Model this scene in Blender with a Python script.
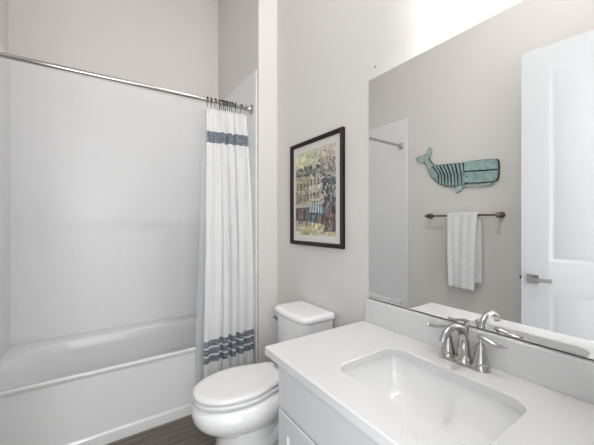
import bpy, bmesh, math, random
from math import sin, cos, pi, sqrt, radians
from mathutils import Vector, Matrix, noise

for o in list(bpy.data.objects):
    bpy.data.objects.remove(o, do_unlink=True)
SC = bpy.context.scene
COL = SC.collection

# ------------------------------------------------------------------ camera
cam_d = bpy.data.cameras.new('camera')
cam_d.sensor_width = 36.0
cam_d.lens = 296.0 / 594.0 * 36.0
cam_d.clip_start = 0.02
cam = bpy.data.objects.new('camera', cam_d)
COL.objects.link(cam)
cam.location = (0, 0, 1.25)
cam.rotation_euler = (pi / 2, 0, radians(-34.0))
SC.camera = cam

# ------------------------------------------------------------------ light and exposure
SC.view_settings.view_transform = 'Standard'
SC.view_settings.look = 'None'
SC.view_settings.gamma = 1.0
SC.view_settings.use_curve_mapping = False
SC.view_settings.exposure = 0.17
W = bpy.data.worlds.new('world')
SC.world = W
W.use_nodes = True
W.node_tree.nodes['Background'].inputs[0].default_value = (0.96, 0.98, 1.0, 1)
W.node_tree.nodes['Background'].inputs[1].default_value = 2.5      # daylight of the hall behind the open door
CEIL_FILL_POWER = 3.0
DOWN_FILL_POWER = 12.0
SHADE_EMIT = 6.5
hd = bpy.data.lights.new('hall_fill', 'AREA')                  # unseen fill light added in the hall behind the camera
hd.energy = 11.0; hd.shape = 'DISK'; hd.size = 0.5; hd.color = (1, 1, 1)
ho = bpy.data.objects.new('hall_fill', hd); COL.objects.link(ho)
ho.location = (-0.3, -1.2, 1.6); ho.rotation_euler = (pi / 2, 0, -0.4)

# room sizes (metres, floor = 0)
XR, XL, YB, YF = 1.10, -0.497, 2.745, 0.05
ZC = 3.66
XS, YS = 0.949, 1.895        # stub wall at the tub's end
ZT = 2.345                   # top of the wall tile


# ------------------------------------------------------------------ helpers
def tag(o, label=None, cat=None, group=None, kind=None):
    if label: o['label'] = label
    if cat: o['category'] = cat
    if group: o['group'] = group
    if kind: o['kind'] = kind
    return o


def thing(name, label, cat, loc=(0, 0, 0), group=None, kind=None):
    o = bpy.data.objects.new(name, None)
    o.empty_display_size = 0.05
    COL.objects.link(o)
    o.location = loc
    return tag(o, label, cat, group, kind)


def wpos(o):
    p = Vector((0, 0, 0))
    while o is not None:
        p += o.location
        o = o.parent
    return p


def obj(name, bm, mats, parent=None, smooth=35, bevel=0.0, seg=2, local=False, subsurf=0):
    """One mesh object; bm is in world coordinates unless local."""
    if parent is not None and not local:
        bmesh.ops.translate(bm, verts=bm.verts, vec=-wpos(parent))
    bmesh.ops.recalc_face_normals(bm, faces=bm.faces)
    me = bpy.data.meshes.new(name)
    for f in bm.faces:
        f.smooth = smooth > 0
    bm.to_mesh(me)
    bm.free()
    if smooth > 0:
        me.set_sharp_from_angle(angle=radians(smooth))
    for m in (mats if isinstance(mats, (list, tuple)) else [mats]):
        me.materials.append(m)
    o = bpy.data.objects.new(name, me)
    COL.objects.link(o)
    if parent is not None:
        o.parent = parent
    if bevel > 0:
        b = o.modifiers.new('bevel', 'BEVEL')
        b.width = bevel; b.segments = seg; b.limit_method = 'ANGLE'; b.angle_limit = radians(40)
        b.harden_normals = False
    if subsurf:
        s = o.modifiers.new('sub', 'SUBSURF'); s.levels = subsurf; s.render_levels = subsurf
    return o


def box(bm, x0, x1, y0, y1, z0, z1, mi=0):
    v = [bm.verts.new(p) for p in ((x0, y0, z0), (x1, y0, z0), (x1, y1, z0), (x0, y1, z0),
                                   (x0, y0, z1), (x1, y0, z1), (x1, y1, z1), (x0, y1, z1))]
    for q in ((3, 2, 1, 0), (4, 5, 6, 7), (0, 1, 5, 4), (1, 2, 6, 5), (2, 3, 7, 6), (3, 0, 4, 7)):
        bm.faces.new([v[i] for i in q]).material_index = mi
    return bm


def loft(bm, loops, cap0=True, cap1=True, closed=True, mi=0):
    rings = [[bm.verts.new(p) for p in L] for L in loops]
    n = len(rings[0])
    for a, b in zip(rings, rings[1:]):
        for i in range(n if closed else n - 1):
            j = (i + 1) % n
            bm.faces.new((a[i], a[j], b[j], b[i])).material_index = mi
    if cap0: bm.faces.new(list(reversed(rings[0]))).material_index = mi
    if cap1: bm.faces.new(rings[-1]).material_index = mi
    return rings


def lathe(bm, prof, centre, axis='z', n=24, cap0=True, cap1=True, mi=0):
    """prof: list of (radius, height along axis)."""
    cx, cy, cz = centre
    loops = []
    for r, h in prof:
        L = []
        for k in range(n):
            a = 2 * pi * k / n
            u, w = r * cos(a), r * sin(a)
            if axis == 'z': L.append((cx + u, cy + w, cz + h))
            elif axis == 'x': L.append((cx + h, cy + u, cz + w))
            else: L.append((cx + u, cy + h, cz + w))
        loops.append(L)
    return loft(bm, loops, cap0, cap1, mi=mi)


def tube(bm, pts, radii, n=12, flat=None, cap=True):
    """Sweep a circle (or an ellipse, flat = (width scale, thickness scale)) along pts."""
    pts = [Vector(p) for p in pts]
    if not isinstance(radii, (list, tuple)): radii = [radii] * len(pts)
    up = Vector((0, 0, 1))
    loops = []
    prev = None
    for i, p in enumerate(pts):
        d = (pts[min(i + 1, len(pts) - 1)] - pts[max(i - 1, 0)]).normalized()
        if prev is None:
            s = d.cross(up)
            if s.length < 1e-4: s = d.cross(Vector((1, 0, 0)))
            s.normalize()
        else:
            s = (prev - d * prev.dot(d)).normalized()
        prev = s
        t = s.cross(d).normalized()
        fx, fy = flat if flat else (1, 1)
        loops.append([p + s * (cos(2 * pi * k / n) * radii[i] * fx) + t * (sin(2 * pi * k / n) * radii[i] * fy) for k in range(n)])
    loft(bm, loops, cap, cap)


def spline(ctrl, n=10):
    P = [Vector(p) for p in ctrl]
    P = [2 * P[0] - P[1]] + P + [2 * P[-1] - P[-2]]
    out = []
    for i in range(1, len(P) - 2):
        for k in range(n):
            t = k / n
            a, b, c, d = P[i - 1], P[i], P[i + 1], P[i + 2]
            out.append(0.5 * (2 * b + (c - a) * t + (2 * a - 5 * b + 4 * c - d) * t * t + (3 * b - a - 3 * c + d) * t ** 3))
    out.append(P[-2])
    return out


def rrect(x0, x1, y0, y1, r, n=8):
    """Rounded rectangle outline, counter-clockwise, 4*(n+1) points; r one radius or four (SE, NE, NW, SW)."""
    R = r if isinstance(r, (list, tuple)) else (r,) * 4
    out = []
    for (cx, cy, sx, sy, a0), q in zip(((x1, y0, -1, 1, -pi / 2), (x1, y1, -1, -1, 0), (x0, y1, 1, -1, pi / 2), (x0, y0, 1, 1, pi)), R):
        for k in range(n + 1):
            a = a0 + pi / 2 * k / n
            out.append((cx + sx * q + q * cos(a), cy + sy * q + q * sin(a)))
    return out


def at_z(L, z): return [(x, y, z) for x, y in L]


def plate(bm, outline, z_of, depth):
    """prism from a 2-D outline: z_of maps (a, b, h) to a point; h = 0 and depth."""
    loft(bm, [[z_of(a, b, 0) for a, b in outline], [z_of(a, b, depth) for a, b in outline]])


# ------------------------------------------------------------------ materials
def srgb(r, g, b):
    f = lambda c: (c / 255 / 12.92) if c / 255 <= 0.04045 else ((c / 255 + 0.055) / 1.055) ** 2.4
    return (f(r), f(g), f(b), 1)


def mat(name, col, rough=0.5, metal=0.0, bump=0.0, bscale=200.0, vary=0.0, vscale=6.0, coat=0.0, spec=0.5, sheen=0.0):
    m = bpy.data.materials.new(name)
    m.use_nodes = True
    nt = m.node_tree
    b = nt.nodes['Principled BSDF']
    b.inputs['Base Color'].default_value = col
    b.inputs['Roughness'].default_value = rough
    b.inputs['Metallic'].default_value = metal
    b.inputs['Coat Weight'].default_value = coat
    b.inputs['Specular IOR Level'].default_value = spec
    b.inputs['Sheen Weight'].default_value = sheen
    tc = nt.nodes.new('ShaderNodeTexCoord')
    if bump > 0:
        n = nt.nodes.new('ShaderNodeTexNoise'); n.inputs['Scale'].default_value = bscale; n.inputs['Detail'].default_value = 3
        nt.links.new(tc.outputs['Object'], n.inputs['Vector'])
        bp = nt.nodes.new('ShaderNodeBump'); bp.inputs['Strength'].default_value = bump; bp.inputs['Distance'].default_value = 0.002
        nt.links.new(n.outputs['Fac'], bp.inputs['Height'])
        nt.links.new(bp.outputs['Normal'], b.inputs['Normal'])
    if vary > 0:
        n2 = nt.nodes.new('ShaderNodeTexNoise'); n2.inputs['Scale'].default_value = vscale; n2.inputs['Detail'].default_value = 4
        nt.links.new(tc.outputs['Object'], n2.inputs['Vector'])
        mr = nt.nodes.new('ShaderNodeMapRange'); mr.inputs['From Min'].default_value = 0.3; mr.inputs['From Max'].default_value = 0.7
        mr.inputs['To Min'].default_value = 1 - vary; mr.inputs['To Max'].default_value = 1 + vary
        nt.links.new(n2.outputs['Fac'], mr.inputs['Value'])
        mx = nt.nodes.new('ShaderNodeVectorMath'); mx.operation = 'SCALE'; mx.inputs[0].default_value = col[:3]
        nt.links.new(mr.outputs['Result'], mx.inputs['Scale'])
        nt.links.new(mx.outputs['Vector'], b.inputs['Base Color'])
    return m


M_wall = mat('wall_paint', srgb(225, 222, 219), 0.75, bump=0.12, bscale=260)
M_ceil = mat('ceiling_paint', srgb(238, 237, 235), 0.9, bump=0.1, bscale=200)
M_trim = mat('trim_paint', srgb(238, 238, 238), 0.35, bump=0.02)
M_door = mat('door_paint', srgb(206, 208, 211), 0.35, bump=0.02)
M_tub = mat('tub_acrylic', srgb(231, 231, 232), 0.12, bump=0.01, bscale=30, coat=0.3)
M_porc = mat('porcelain', srgb(244, 244, 244), 0.08, bump=0.005, bscale=20, coat=0.5)
M_seat = mat('seat_plastic', srgb(238, 238, 238), 0.22, bump=0.01, bscale=60)
M_cab = mat('cabinet_paint', srgb(211, 212, 214), 0.38, bump=0.03, bscale=120)
M_nickel = mat('brushed_nickel', srgb(192, 189, 186), 0.20, 1.0, bump=0.05, bscale=300)
M_chrome = mat('chrome', srgb(205, 205, 205), 0.12, 1.0, bump=0.01, bscale=60)
M_dark = mat('dark_bronze', srgb(46, 43, 42), 0.4, 0.5, bump=0.02)
M_barm = mat('pewter', srgb(118, 112, 108), 0.32, 1.0, bump=0.04, bscale=250)
M_frame = mat('mahogany', srgb(40, 17, 22), 0.4, bump=0.05, bscale=90, vary=0.3, vscale=30, spec=0.3)
M_mat = mat('mat_board', srgb(226, 224, 218), 0.9, bump=0.04, bscale=500)
M_towel = mat('terry_cloth', srgb(226, 227, 228), 0.95, bump=0.9, bscale=420, vary=0.05, vscale=40, sheen=0.4)
M_rubber = mat('black_gap', srgb(40, 40, 40), 0.7, bump=0.02)


def mirror_mat():
    m = bpy.data.materials.new('silvered_glass'); m.use_nodes = True
    b = m.node_tree.nodes['Principled BSDF']
    b.inputs['Base Color'].default_value = (0.97, 0.975, 0.97, 1); b.inputs['Metallic'].default_value = 1; b.inputs['Roughness'].default_value = 0.0
    return m


M_mirror = mirror_mat()
M_gedge = mat('glass_edge', srgb(214, 220, 218), 0.2, bump=0.01)


def quartz():
    m = mat('white_quartz', srgb(236, 236, 236), 0.16, coat=0.2)
    nt = m.node_tree; b = nt.nodes['Principled BSDF']
    tc = nt.nodes.new('ShaderNodeTexCoord')
    n = nt.nodes.new('ShaderNodeTexNoise'); n.inputs['Scale'].default_value = 4.2; n.inputs['Detail'].default_value = 6; n.inputs['Distortion'].default_value = 1.4
    nt.links.new(tc.outputs['Object'], n.inputs['Vector'])
    r = nt.nodes.new('ShaderNodeValToRGB')
    e = r.color_ramp.elements
    e[0].position = 0.30; e[0].color = srgb(216, 216, 216)
    e[1].position = 0.36; e[1].color = srgb(224, 224, 224)
    nt.links.new(n.outputs['Fac'], r.inputs['Fac'])
    n2 = nt.nodes.new('ShaderNodeTexNoise'); n2.inputs['Scale'].default_value = 240
    nt.links.new(tc.outputs['Object'], n2.inputs['Vector'])
    mr = nt.nodes.new('ShaderNodeMapRange'); mr.inputs['From Min'].default_value = 0.25; mr.inputs['From Max'].default_value = 0.6
    mr.inputs['To Min'].default_value = 0.95; mr.inputs['To Max'].default_value = 1.0
    nt.links.new(n2.outputs['Fac'], mr.inputs['Value'])
    s = nt.nodes.new('ShaderNodeVectorMath'); s.operation = 'SCALE'
    nt.links.new(r.outputs['Color'], s.inputs[0]); nt.links.new(mr.outputs['Result'], s.inputs['Scale'])
    nt.links.new(s.outputs['Vector'], b.inputs['Base Color'])
    return m


M_quartz = quartz()


def tile_mat(name, axes):
    """glossy white brick-bond tile; axes = indices of the (across, up) coordinates."""
    m = mat(name, srgb(238, 238, 239), 0.30, spec=0.3)
    nt = m.node_tree; b = nt.nodes['Principled BSDF']
    tc = nt.nodes.new('ShaderNodeTexCoord')
    sp = nt.nodes.new('ShaderNodeSeparateXYZ'); cb = nt.nodes.new('ShaderNodeCombineXYZ')
    nt.links.new(tc.outputs['Object'], sp.inputs[0])
    nt.links.new(sp.outputs[axes[0]], cb.inputs[0]); nt.links.new(sp.outputs[axes[1]], cb.inputs[1])
    br = nt.nodes.new('ShaderNodeTexBrick')
    br.inputs['Scale'].default_value = 1.0
    br.inputs['Brick Width'].default_value = 0.30
    br.inputs['Row Height'].default_value = 0.15
    br.inputs['Mortar Size'].default_value = 0.0022
    br.inputs['Mortar Smooth'].default_value = 0.6
    br.inputs['Color1'].default_value = srgb(238, 238, 239)
    br.inputs['Color2'].default_value = srgb(237, 237, 238)
    br.inputs['Mortar'].default_value = srgb(233, 233, 234)
    nt.links.new(cb.outputs[0], br.inputs['Vector'])
    nt.links.new(br.outputs['Color'], b.inputs['Base Color'])
    bp = nt.nodes.new('ShaderNodeBump'); bp.invert = True; bp.inputs['Strength'].default_value = 0.12; bp.inputs['Distance'].default_value = 0.001
    nt.links.new(br.outputs['Fac'], bp.inputs['Height'])
    nt.links.new(bp.outputs['Normal'], b.inputs['Normal'])
    return m


M_tile_x = tile_mat('tile_back', (0, 2))
M_tile_y = tile_mat('tile_side', (1, 2))


def floor_mat():
    m = mat('wood_plank', srgb(90, 84, 76), 0.42)
    nt = m.node_tree; b = nt.nodes['Principled BSDF']
    tc = nt.nodes.new('ShaderNodeTexCoord')
    br = nt.nodes.new('ShaderNodeTexBrick')
    br.inputs['Scale'].default_value = 1.0
    br.inputs['Brick Width'].default_value = 1.22
    br.inputs['Row Height'].default_value = 0.178
    br.inputs['Mortar Size'].default_value = 0.0015
    br.offset = 0.37
    br.inputs['Color1'].default_value = srgb(118, 110, 98)
    br.inputs['Color2'].default_value = srgb(84, 77, 69)
    br.inputs['Mortar'].default_value = srgb(38, 34, 30)
    nt.links.new(tc.outputs['Object'], br.inputs['Vector'])
    mp = nt.nodes.new('ShaderNodeMapping'); mp.inputs['Scale'].default_value = (2.2, 34, 1)
    nt.links.new(tc.outputs['Object'], mp.inputs['Vector'])
    n = nt.nodes.new('ShaderNodeTexNoise'); n.inputs['Scale'].default_value = 1.6; n.inputs['Detail'].default_value = 6; n.inputs['Distortion'].default_value = 0.8
    nt.links.new(mp.outputs['Vector'], n.inputs['Vector'])
    mr = nt.nodes.new('ShaderNodeMapRange'); mr.inputs['From Min'].default_value = 0.3; mr.inputs['From Max'].default_value = 0.7
    mr.inputs['To Min'].default_value = 0.6; mr.inputs['To Max'].default_value = 1.3
    nt.links.new(n.outputs['Fac'], mr.inputs['Value'])
    s = nt.nodes.new('ShaderNodeVectorMath'); s.operation = 'SCALE'
    nt.links.new(br.outputs['Color'], s.inputs[0]); nt.links.new(mr.outputs['Result'], s.inputs['Scale'])
    nt.links.new(s.outputs['Vector'], b.inputs['Base Color'])
    bp = nt.nodes.new('ShaderNodeBump'); bp.inputs['Strength'].default_value = 0.15; bp.inputs['Distance'].default_value = 0.001
    nt.links.new(n.outputs['Fac'], bp.inputs['Height']); nt.links.new(bp.outputs['Normal'], b.inputs['Normal'])
    return m


M_floor = floor_mat()


def curtain_mat():
    """white cotton with woven slate-blue bands; bands by height (object z = world z)."""
    m = mat('striped_cotton', srgb(250, 250, 250), 0.9)
    nt = m.node_tree; b = nt.nodes['Principled BSDF']
    tc = nt.nodes.new('ShaderNodeTexCoord')
    sp = nt.nodes.new('ShaderNodeSeparateXYZ')
    uv = nt.nodes.new('ShaderNodeAttribute'); uv.attribute_name = 'cloth'
    nt.links.new(uv.outputs['Vector'], sp.inputs[0])          # x = along the cloth, y = height on the cloth
    # horizontal streaks in the weave
    mp = nt.nodes.new('ShaderNodeMapping'); mp.inputs['Scale'].default_value = (14, 260, 1)
    nt.links.new(uv.outputs['Vector'], mp.inputs['Vector'])
    n = nt.nodes.new('ShaderNodeTexNoise'); n.inputs['Scale'].default_value = 1.0; n.inputs['Detail'].default_value = 4
    nt.links.new(mp.outputs['Vector'], n.inputs['Vector'])
    rp = nt.nodes.new('ShaderNodeValToRGB')
    rp.color_ramp.elements[0].position = 0.34; rp.color_ramp.elements[0].color = srgb(62, 72, 92)
    rp.color_ramp.elements[1].position = 0.64; rp.color_ramp.elements[1].color = srgb(184, 190, 198)
    nt.links.new(n.outputs['Fac'], rp.inputs['Fac'])
    total = None
    for z0, z1 in BANDS:
        a = nt.nodes.new('ShaderNodeMath'); a.operation = 'GREATER_THAN'; a.inputs[1].default_value = z0
        c = nt.nodes.new('ShaderNodeMath'); c.operation = 'LESS_THAN'; c.inputs[1].default_value = z1
        nt.links.new(sp.outputs['Y'], a.inputs[0]); nt.links.new(sp.outputs['Y'], c.inputs[0])
        mu = nt.nodes.new('ShaderNodeMath'); mu.operation = 'MULTIPLY'
        nt.links.new(a.outputs[0], mu.inputs[0]); nt.links.new(c.outputs[0], mu.inputs[1])
        if total is None: total = mu
        else:
            ad = nt.nodes.new('ShaderNodeMath'); ad.operation = 'ADD'
            nt.links.new(total.outputs[0], ad.inputs[0]); nt.links.new(mu.outputs[0], ad.inputs[1]); total = ad
    mx = nt.nodes.new('ShaderNodeMix'); mx.data_type = 'RGBA'
    mx.inputs['A'].default_value = srgb(250, 250, 250)
    nt.links.new(rp.outputs['Color'], mx.inputs['B'])
    nt.links.new(total.outputs[0], mx.inputs['Factor'])
    nt.links.new(mx.outputs['Result'], b.inputs['Base Color'])
    tr = nt.nodes.new('ShaderNodeBsdfTranslucent')
    nt.links.new(mx.outputs['Result'], tr.inputs['Color'])
    ms = nt.nodes.new('ShaderNodeMixShader'); ms.inputs[0].default_value = 0.32
    out = nt.nodes['Material Output']
    nt.links.new(b.outputs[0], ms.inputs[1]); nt.links.new(tr.outputs[0], ms.inputs[2]); nt.links.new(ms.outputs[0], out.inputs[0])
    return m


BANDS = [(1.785, 1.862), (0.440, 0.480), (0.388, 0.428), (0.336, 0.376)]
M_curtain = curtain_mat()


def liner_mat():
    m = mat('frosted_vinyl', srgb(228, 230, 231), 0.3)
    nt = m.node_tree; b = nt.nodes['Principled BSDF']
    tr = nt.nodes.new('ShaderNodeBsdfTranslucent'); tr.inputs[0].default_value = srgb(232, 234, 235)
    tp = nt.nodes.new('ShaderNodeBsdfTransparent'); tp.inputs[0].default_value = (0.95, 0.96, 0.96, 1)
    m1 = nt.nodes.new('ShaderNodeMixShader'); m1.inputs[0].default_value = 0.4
    m2 = nt.nodes.new('ShaderNodeMixShader'); m2.inputs[0].default_value = 0.42
    nt.links.new(b.outputs[0], m1.inputs[1]); nt.links.new(tr.outputs[0], m1.inputs[2])
    nt.links.new(m1.outputs[0], m2.inputs[1]); nt.links.new(tp.outputs[0], m2.inputs[2])
    nt.links.new(m2.outputs[0], nt.nodes['Material Output'].inputs[0])
    return m


M_liner = liner_mat()


def emit_mat(name, col, s):
    m = bpy.data.materials.new(name); m.use_nodes = True
    b = m.node_tree.nodes['Principled BSDF']
    b.inputs['Base Color'].default_value = col
    b.inputs['Emission Color'].default_value = col
    b.inputs['Emission Strength'].default_value = s
    b.inputs['Roughness'].default_value = 0.4
    return m


M_shade = emit_mat('frosted_shade', (1.0, 0.985, 0.965, 1), SHADE_EMIT)
M_dome = emit_mat('fill_diffuser', (1.0, 0.98, 0.95, 1), 1.5)  # glow of the two added ceiling lights


def lamp(name, parent, loc, power, size, shape='point', col=(1, 0.985, 0.965)):
    d = bpy.data.lights.new(name, 'POINT' if shape == 'point' else 'AREA')
    d.energy = power; d.color = col
    if shape == 'point': d.shadow_soft_size = size
    else: d.shape = 'DISK'; d.size = size
    o = bpy.data.objects.new(name, d); COL.objects.link(o)
    o.parent = parent; o.location = Vector(loc) - wpos(parent)
    return o


# ------------------------------------------------------------------ the room
def struct(name, bm, m, parent=None, **k):
    o = obj(name, bm, m, parent, **k)
    o['kind'] = 'structure'
    return o


struct('floor', box(bmesh.new(), XL - 0.10, XR + 0.1, -0.07, YB + 0.1, -0.05, 0), M_floor)
struct('ceiling', box(bmesh.new(), XL - 0.10, XR + 0.1, -0.07, YB + 0.1, ZC, ZC + 0.05), M_ceil)
struct('wall_right', box(bmesh.new(), XR, XR + 0.1, -0.07, YB + 0.1, 0, ZC), M_wall)
struct('wall_stub', box(bmesh.new(), XS, XR, YS, YB, 0, ZC), M_wall)
struct('wall_back', box(bmesh.new(), XL, XR, YB, YB + 0.1, 0, ZC), M_wall)
struct('wall_left', box(bmesh.new(), XL - 0.10, XL, -0.07, YB + 0.1, 0, ZC), M_wall)
DX0, DX1, DH = -0.41, 0.42, 2.45
bm = bmesh.new()
box(bm, XL, DX0, -0.07, YF, 0, ZC); box(bm, DX1, XR, -0.07, YF, 0, ZC); box(bm, DX0, DX1, -0.07, YF, DH, ZC)
struct('wall_front', bm, M_wall)
# door jamb lining
bm = bmesh.new()
box(bm, DX0, DX0 + 0.012, -0.07, YF + 0.004, 0, DH); box(bm, DX1 - 0.001, DX1, -0.07, YF, 0, DH); box(bm, DX0, DX1, -0.07, YF + 0.004, DH - 0.012, DH)
struct('trim_1', bm, M_trim)
TW = 0.010
struct('wall_tile_back', box(bmesh.new(), XL + TW, XS - TW, YB - TW, YB, 0.4265, ZT), M_tile_x)
struct('wall_tile_right', box(bmesh.new(), XS - TW, XS, 1.918, YB, 0.0, ZT), M_tile_y, bevel=0.003)
struct('wall_tile_left', box(bmesh.new(), XL, XL + TW, 1.918, YB, 0.0, ZT), M_tile_y, bevel=0.003)
# baseboards
def base_profile(bm, p0, p1, nrm, h=0.11, t=0.014):
    (x0, y0), (x1, y1) = p0, p1
    prof = [(0, 0), (t, 0), (t, h - 0.02), (t * 0.55, h - 0.006), (t * 0.4, h), (0, h)]
    loft(bm, [[(x + nrm[0] * d, y + nrm[1] * d, z) for d, z in prof] for x, y in ((x0, y0), (x1, y1))])
bm = bmesh.new(); base_profile(bm, (XR, 0.96), (XR, YS), (-1, 0)); struct('baseboard_right', bm, M_trim)
bm = bmesh.new(); base_profile(bm, (XS, YS), (XR - 0.014, YS), (0, -1)); struct('baseboard_stub', bm, M_trim)
bm = bmesh.new(); base_profile(bm, (XL, YF), (XL, 1.917), (1, 0)); struct('baseboard_left', bm, M_trim)

# ------------------------------------------------------------------ bathtub
tub = thing('bathtub', 'white alcove bathtub with a plain apron under the tiled walls', 'bathtub', (0.22, 2.36, 0))
RIM = 0.426
tx0, tx1, ty0, ty1 = XL + TW, XS - TW, 1.985, YB - TW
bm = bmesh.new()
NC = 10
outer = rrect(tx0, tx1, ty0, ty1, 0.004, NC)
def ring(x0, x1, y0, y1, r, z): return at_z(rrect(x0, x1, y0, y1, r, NC), z)
ex0, ex1, ey1 = tx0, tx1, ty1
loops = [at_z(rrect(ex0, ex1, ty0 + 0.008, ey1, 0.003, NC), RIM - 0.03),
         at_z(rrect(ex0, ex1, ty0 + 0.001, ey1, 0.003, NC), RIM - 0.014),
         at_z(rrect(ex0, ex1, ty0, ey1, 0.003, NC), RIM - 0.006),
         at_z(rrect(ex0, ex1, ty0 + 0.003, ey1, 0.003, NC), RIM - 0.0015),
         at_z(rrect(ex0, ex1, ty0 + 0.007, ey1, 0.003, NC), RIM)]
R4 = (0.10, 0.16, 0.30, 0.10)
ix0, ix1, iy0, iy1 = tx0 + 0.035, tx1 - 0.07, ty0 + 0.024, ty1 - 0.120
loops += [ring(ix0, ix1, iy0, iy1, R4, RIM),
          ring(ix0 + 0.005, ix1 - 0.004, iy0 + 0.003, iy1 - 0.006, R4, RIM - 0.003),
          ring(ix0 + 0.014, ix1 - 0.009, iy0 + 0.006, iy1 - 0.014, R4, RIM - 0.016),
          ring(ix0 + 0.045, ix1 - 0.018, iy0 + 0.015, iy1 - 0.020, R4, RIM - 0.08),
          ring(ix0 + 0.16, ix1 - 0.05, iy0 + 0.035, iy1 - 0.040, R4, RIM - 0.25),
          ring(ix0 + 0.22, ix1 - 0.07, iy0 + 0.05, iy1 - 0.055, (0.15, 0.15, 0.2, 0.2), RIM - 0.315),
          ring(ix0 + 0.30, ix1 - 0.12, iy0 + 0.10, iy1 - 0.105, (0.1, 0.1, 0.14, 0.14), RIM - 0.34)]
loft(bm, loops, cap0=False)
obj('basin', bm, M_tub, tub, smooth=50)
bm = bmesh.new()
prof = [(0.010, RIM - 0.026), (0.010, 0.075), (0.009, 0.068), (0.001, 0.058), (0.0, 0.054), (0.0, 0.0), (0.03, 0.0), (0.03, RIM - 0.026)]
loft(bm, [[(x, ty0 + d, z) for d, z in prof] for x in (tx0, tx1)])
obj('apron', bm, M_tub, tub, smooth=30)
bm = bmesh.new(); lathe(bm, [(0.0, 0), (0.028, 0.0), (0.03, -0.003), (0.024, -0.006), (0.0, -0.006)], (0.60, 2.36, 0.098), n=24, cap0=False, cap1=False)
obj('drain', bm, M_nickel, tub)
bm = bmesh.new(); lathe(bm, [(0.034, 0.0), (0.034, -0.006), (0.028, -0.010), (0.006, -0.012)], (ix1 - 0.019, 2.36, RIM - 0.12), axis='x', n=24)
obj('overflow_plate', bm, M_nickel, tub)

# ------------------------------------------------------------------ shower rod, curtain, liner, hooks
RY, RZ, RR = 1.986, 2.078, 0.0125
rod = thing('shower_rod', 'brushed nickel shower curtain rod spanning the tub alcove', 'shower rod', (0.22, RY, RZ))
bm = bmesh.new(); tube(bm, [(tx0, RY, RZ - 0.018), (tx1, RY, RZ)], RR, 20); obj('tube', bm, M_nickel, rod)
for s, xw in ((-1, tx1), (1, tx0)):
    bm = bmesh.new()
    lathe(bm, [(0.034, 0.0), (0.034, 0.006 * s), (0.030, 0.010 * s), (0.021, 0.020 * s), (0.017, 0.032 * s), (0.0165, 0.045 * s), (0.0185, 0.047 * s), (0.0185, 0.053 * s), (0.013, 0.055 * s)],
          (xw, RY, RZ - (0.018 if s > 0 else 0)), axis='x', n=24)
    obj('end_flange', bm, M_nickel, rod)


def cloth(name, m, parent, nx, nz, fn, thick=0.0):
    """grid cloth; fn(s, t) -> point, cloth coordinate attribute (s, height)."""
    bm = bmesh.new()
    lay = bm.verts.layers.float_vector.new('cloth')
    g = []
    for j in range(nz + 1):
        row = []
        for i in range(nx + 1):
            p, a = fn(i / nx, j / nz)
            v = bm.verts.new(p); v[lay] = a
            row.append(v)
        g.append(row)
    for j in range(nz):
        for i in range(nx):
            bm.faces.new((g[j][i], g[j][i + 1], g[j + 1][i + 1], g[j + 1][i]))
    o = obj(name, bm, m, parent, smooth=80)
    if thick:
        s = o.modifiers.new('solid', 'SOLIDIFY'); s.thickness = thick; s.offset = 0
    return o


PLEATS = 6.5
CT, CB = 2.022, 0.05


def lerp(a, b, t): return a + (b - a) * t


def warp(s):
    return s + 0.034 * sin(2 * pi * s * 1.7 + 0.8) + 0.016 * sin(2 * pi * s * 3.3 + 2.0)


def curtain_fn(s, t):
    # t 0 at top, 1 at hem
    z = lerp(CT, CB, t)
    w = (warp(s) - warp(0)) / (warp(1) - warp(0))
    x0 = lerp(0.605, 0.576, min(1, t * 1.2)); x1 = lerp(0.892, 0.930, min(1, max(0, (t - 0.03)) * 1.5) ** 0.8)
    ph = 2 * pi * PLEATS * warp(s) + 0.5 * sin(3 * t + 5 * s)
    amp = lerp(0.015, 0.025, min(1, t * 2.5)) * (0.58 + 0.42 * sin(9.3 * s + 2.6 + 0.8 * t))
    yc = lerp(RY - 0.006, 1.924, min(1, t * 2.2) ** 0.7)
    x = lerp(x0, x1, w) + 0.007 * sin(2 * ph + 0.6) * min(1, t * 3 + 0.2)
    y = yc + amp * cos(ph) + 0.004 * sin(2.7 * ph + 4 * t)
    # finer gathers near the heading
    y += 0.005 * max(0, 1 - t * 7) * sin(ph * 3.1)
    sag = 0.010 * max(0, 1 - t * 14) * (0.5 - 0.5 * cos(2 * pi * 12 * s))
    return (x, y, z - sag - 0.004 + 0.016 * s), (s * 1.8, z, 0)


curtain = cloth('shower_curtain', M_curtain, None, 260, 60, curtain_fn)
tag(curtain, 'white shower curtain with slate blue woven bands, gathered at the right end of the rod', 'shower curtain')


def liner_fn(s, t):
    z = lerp(2.015, 0.09, t)
    x0 = lerp(0.596, 0.530, min(1, t * 1.15) ** 0.8); x1 = lerp(0.86, 0.90, t)
    ph = 2 * pi * 5.5 * s
    yc = lerp(RY + 0.022, 1.974, min(1, t * 2.5))
    amp = 0.006
    return (lerp(x0, x1, s), yc + amp * cos(ph + 0.6), z), (s, z, 0)


liner = cloth('shower_curtain_liner', M_liner, None, 120, 30, liner_fn)
tag(liner, 'translucent vinyl liner hanging behind the white shower curtain', 'curtain liner')

# hooks
ring_x = [0.612, 0.640, 0.666, 0.698, 0.712, 0.726, 0.740, 0.755, 0.770, 0.788, 0.812, 0.856]
ORD = ['first', 'second', 'third', 'fourth', 'fifth', 'sixth', 'seventh', 'eighth', 'ninth', 'tenth', 'eleventh', 'last']


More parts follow.
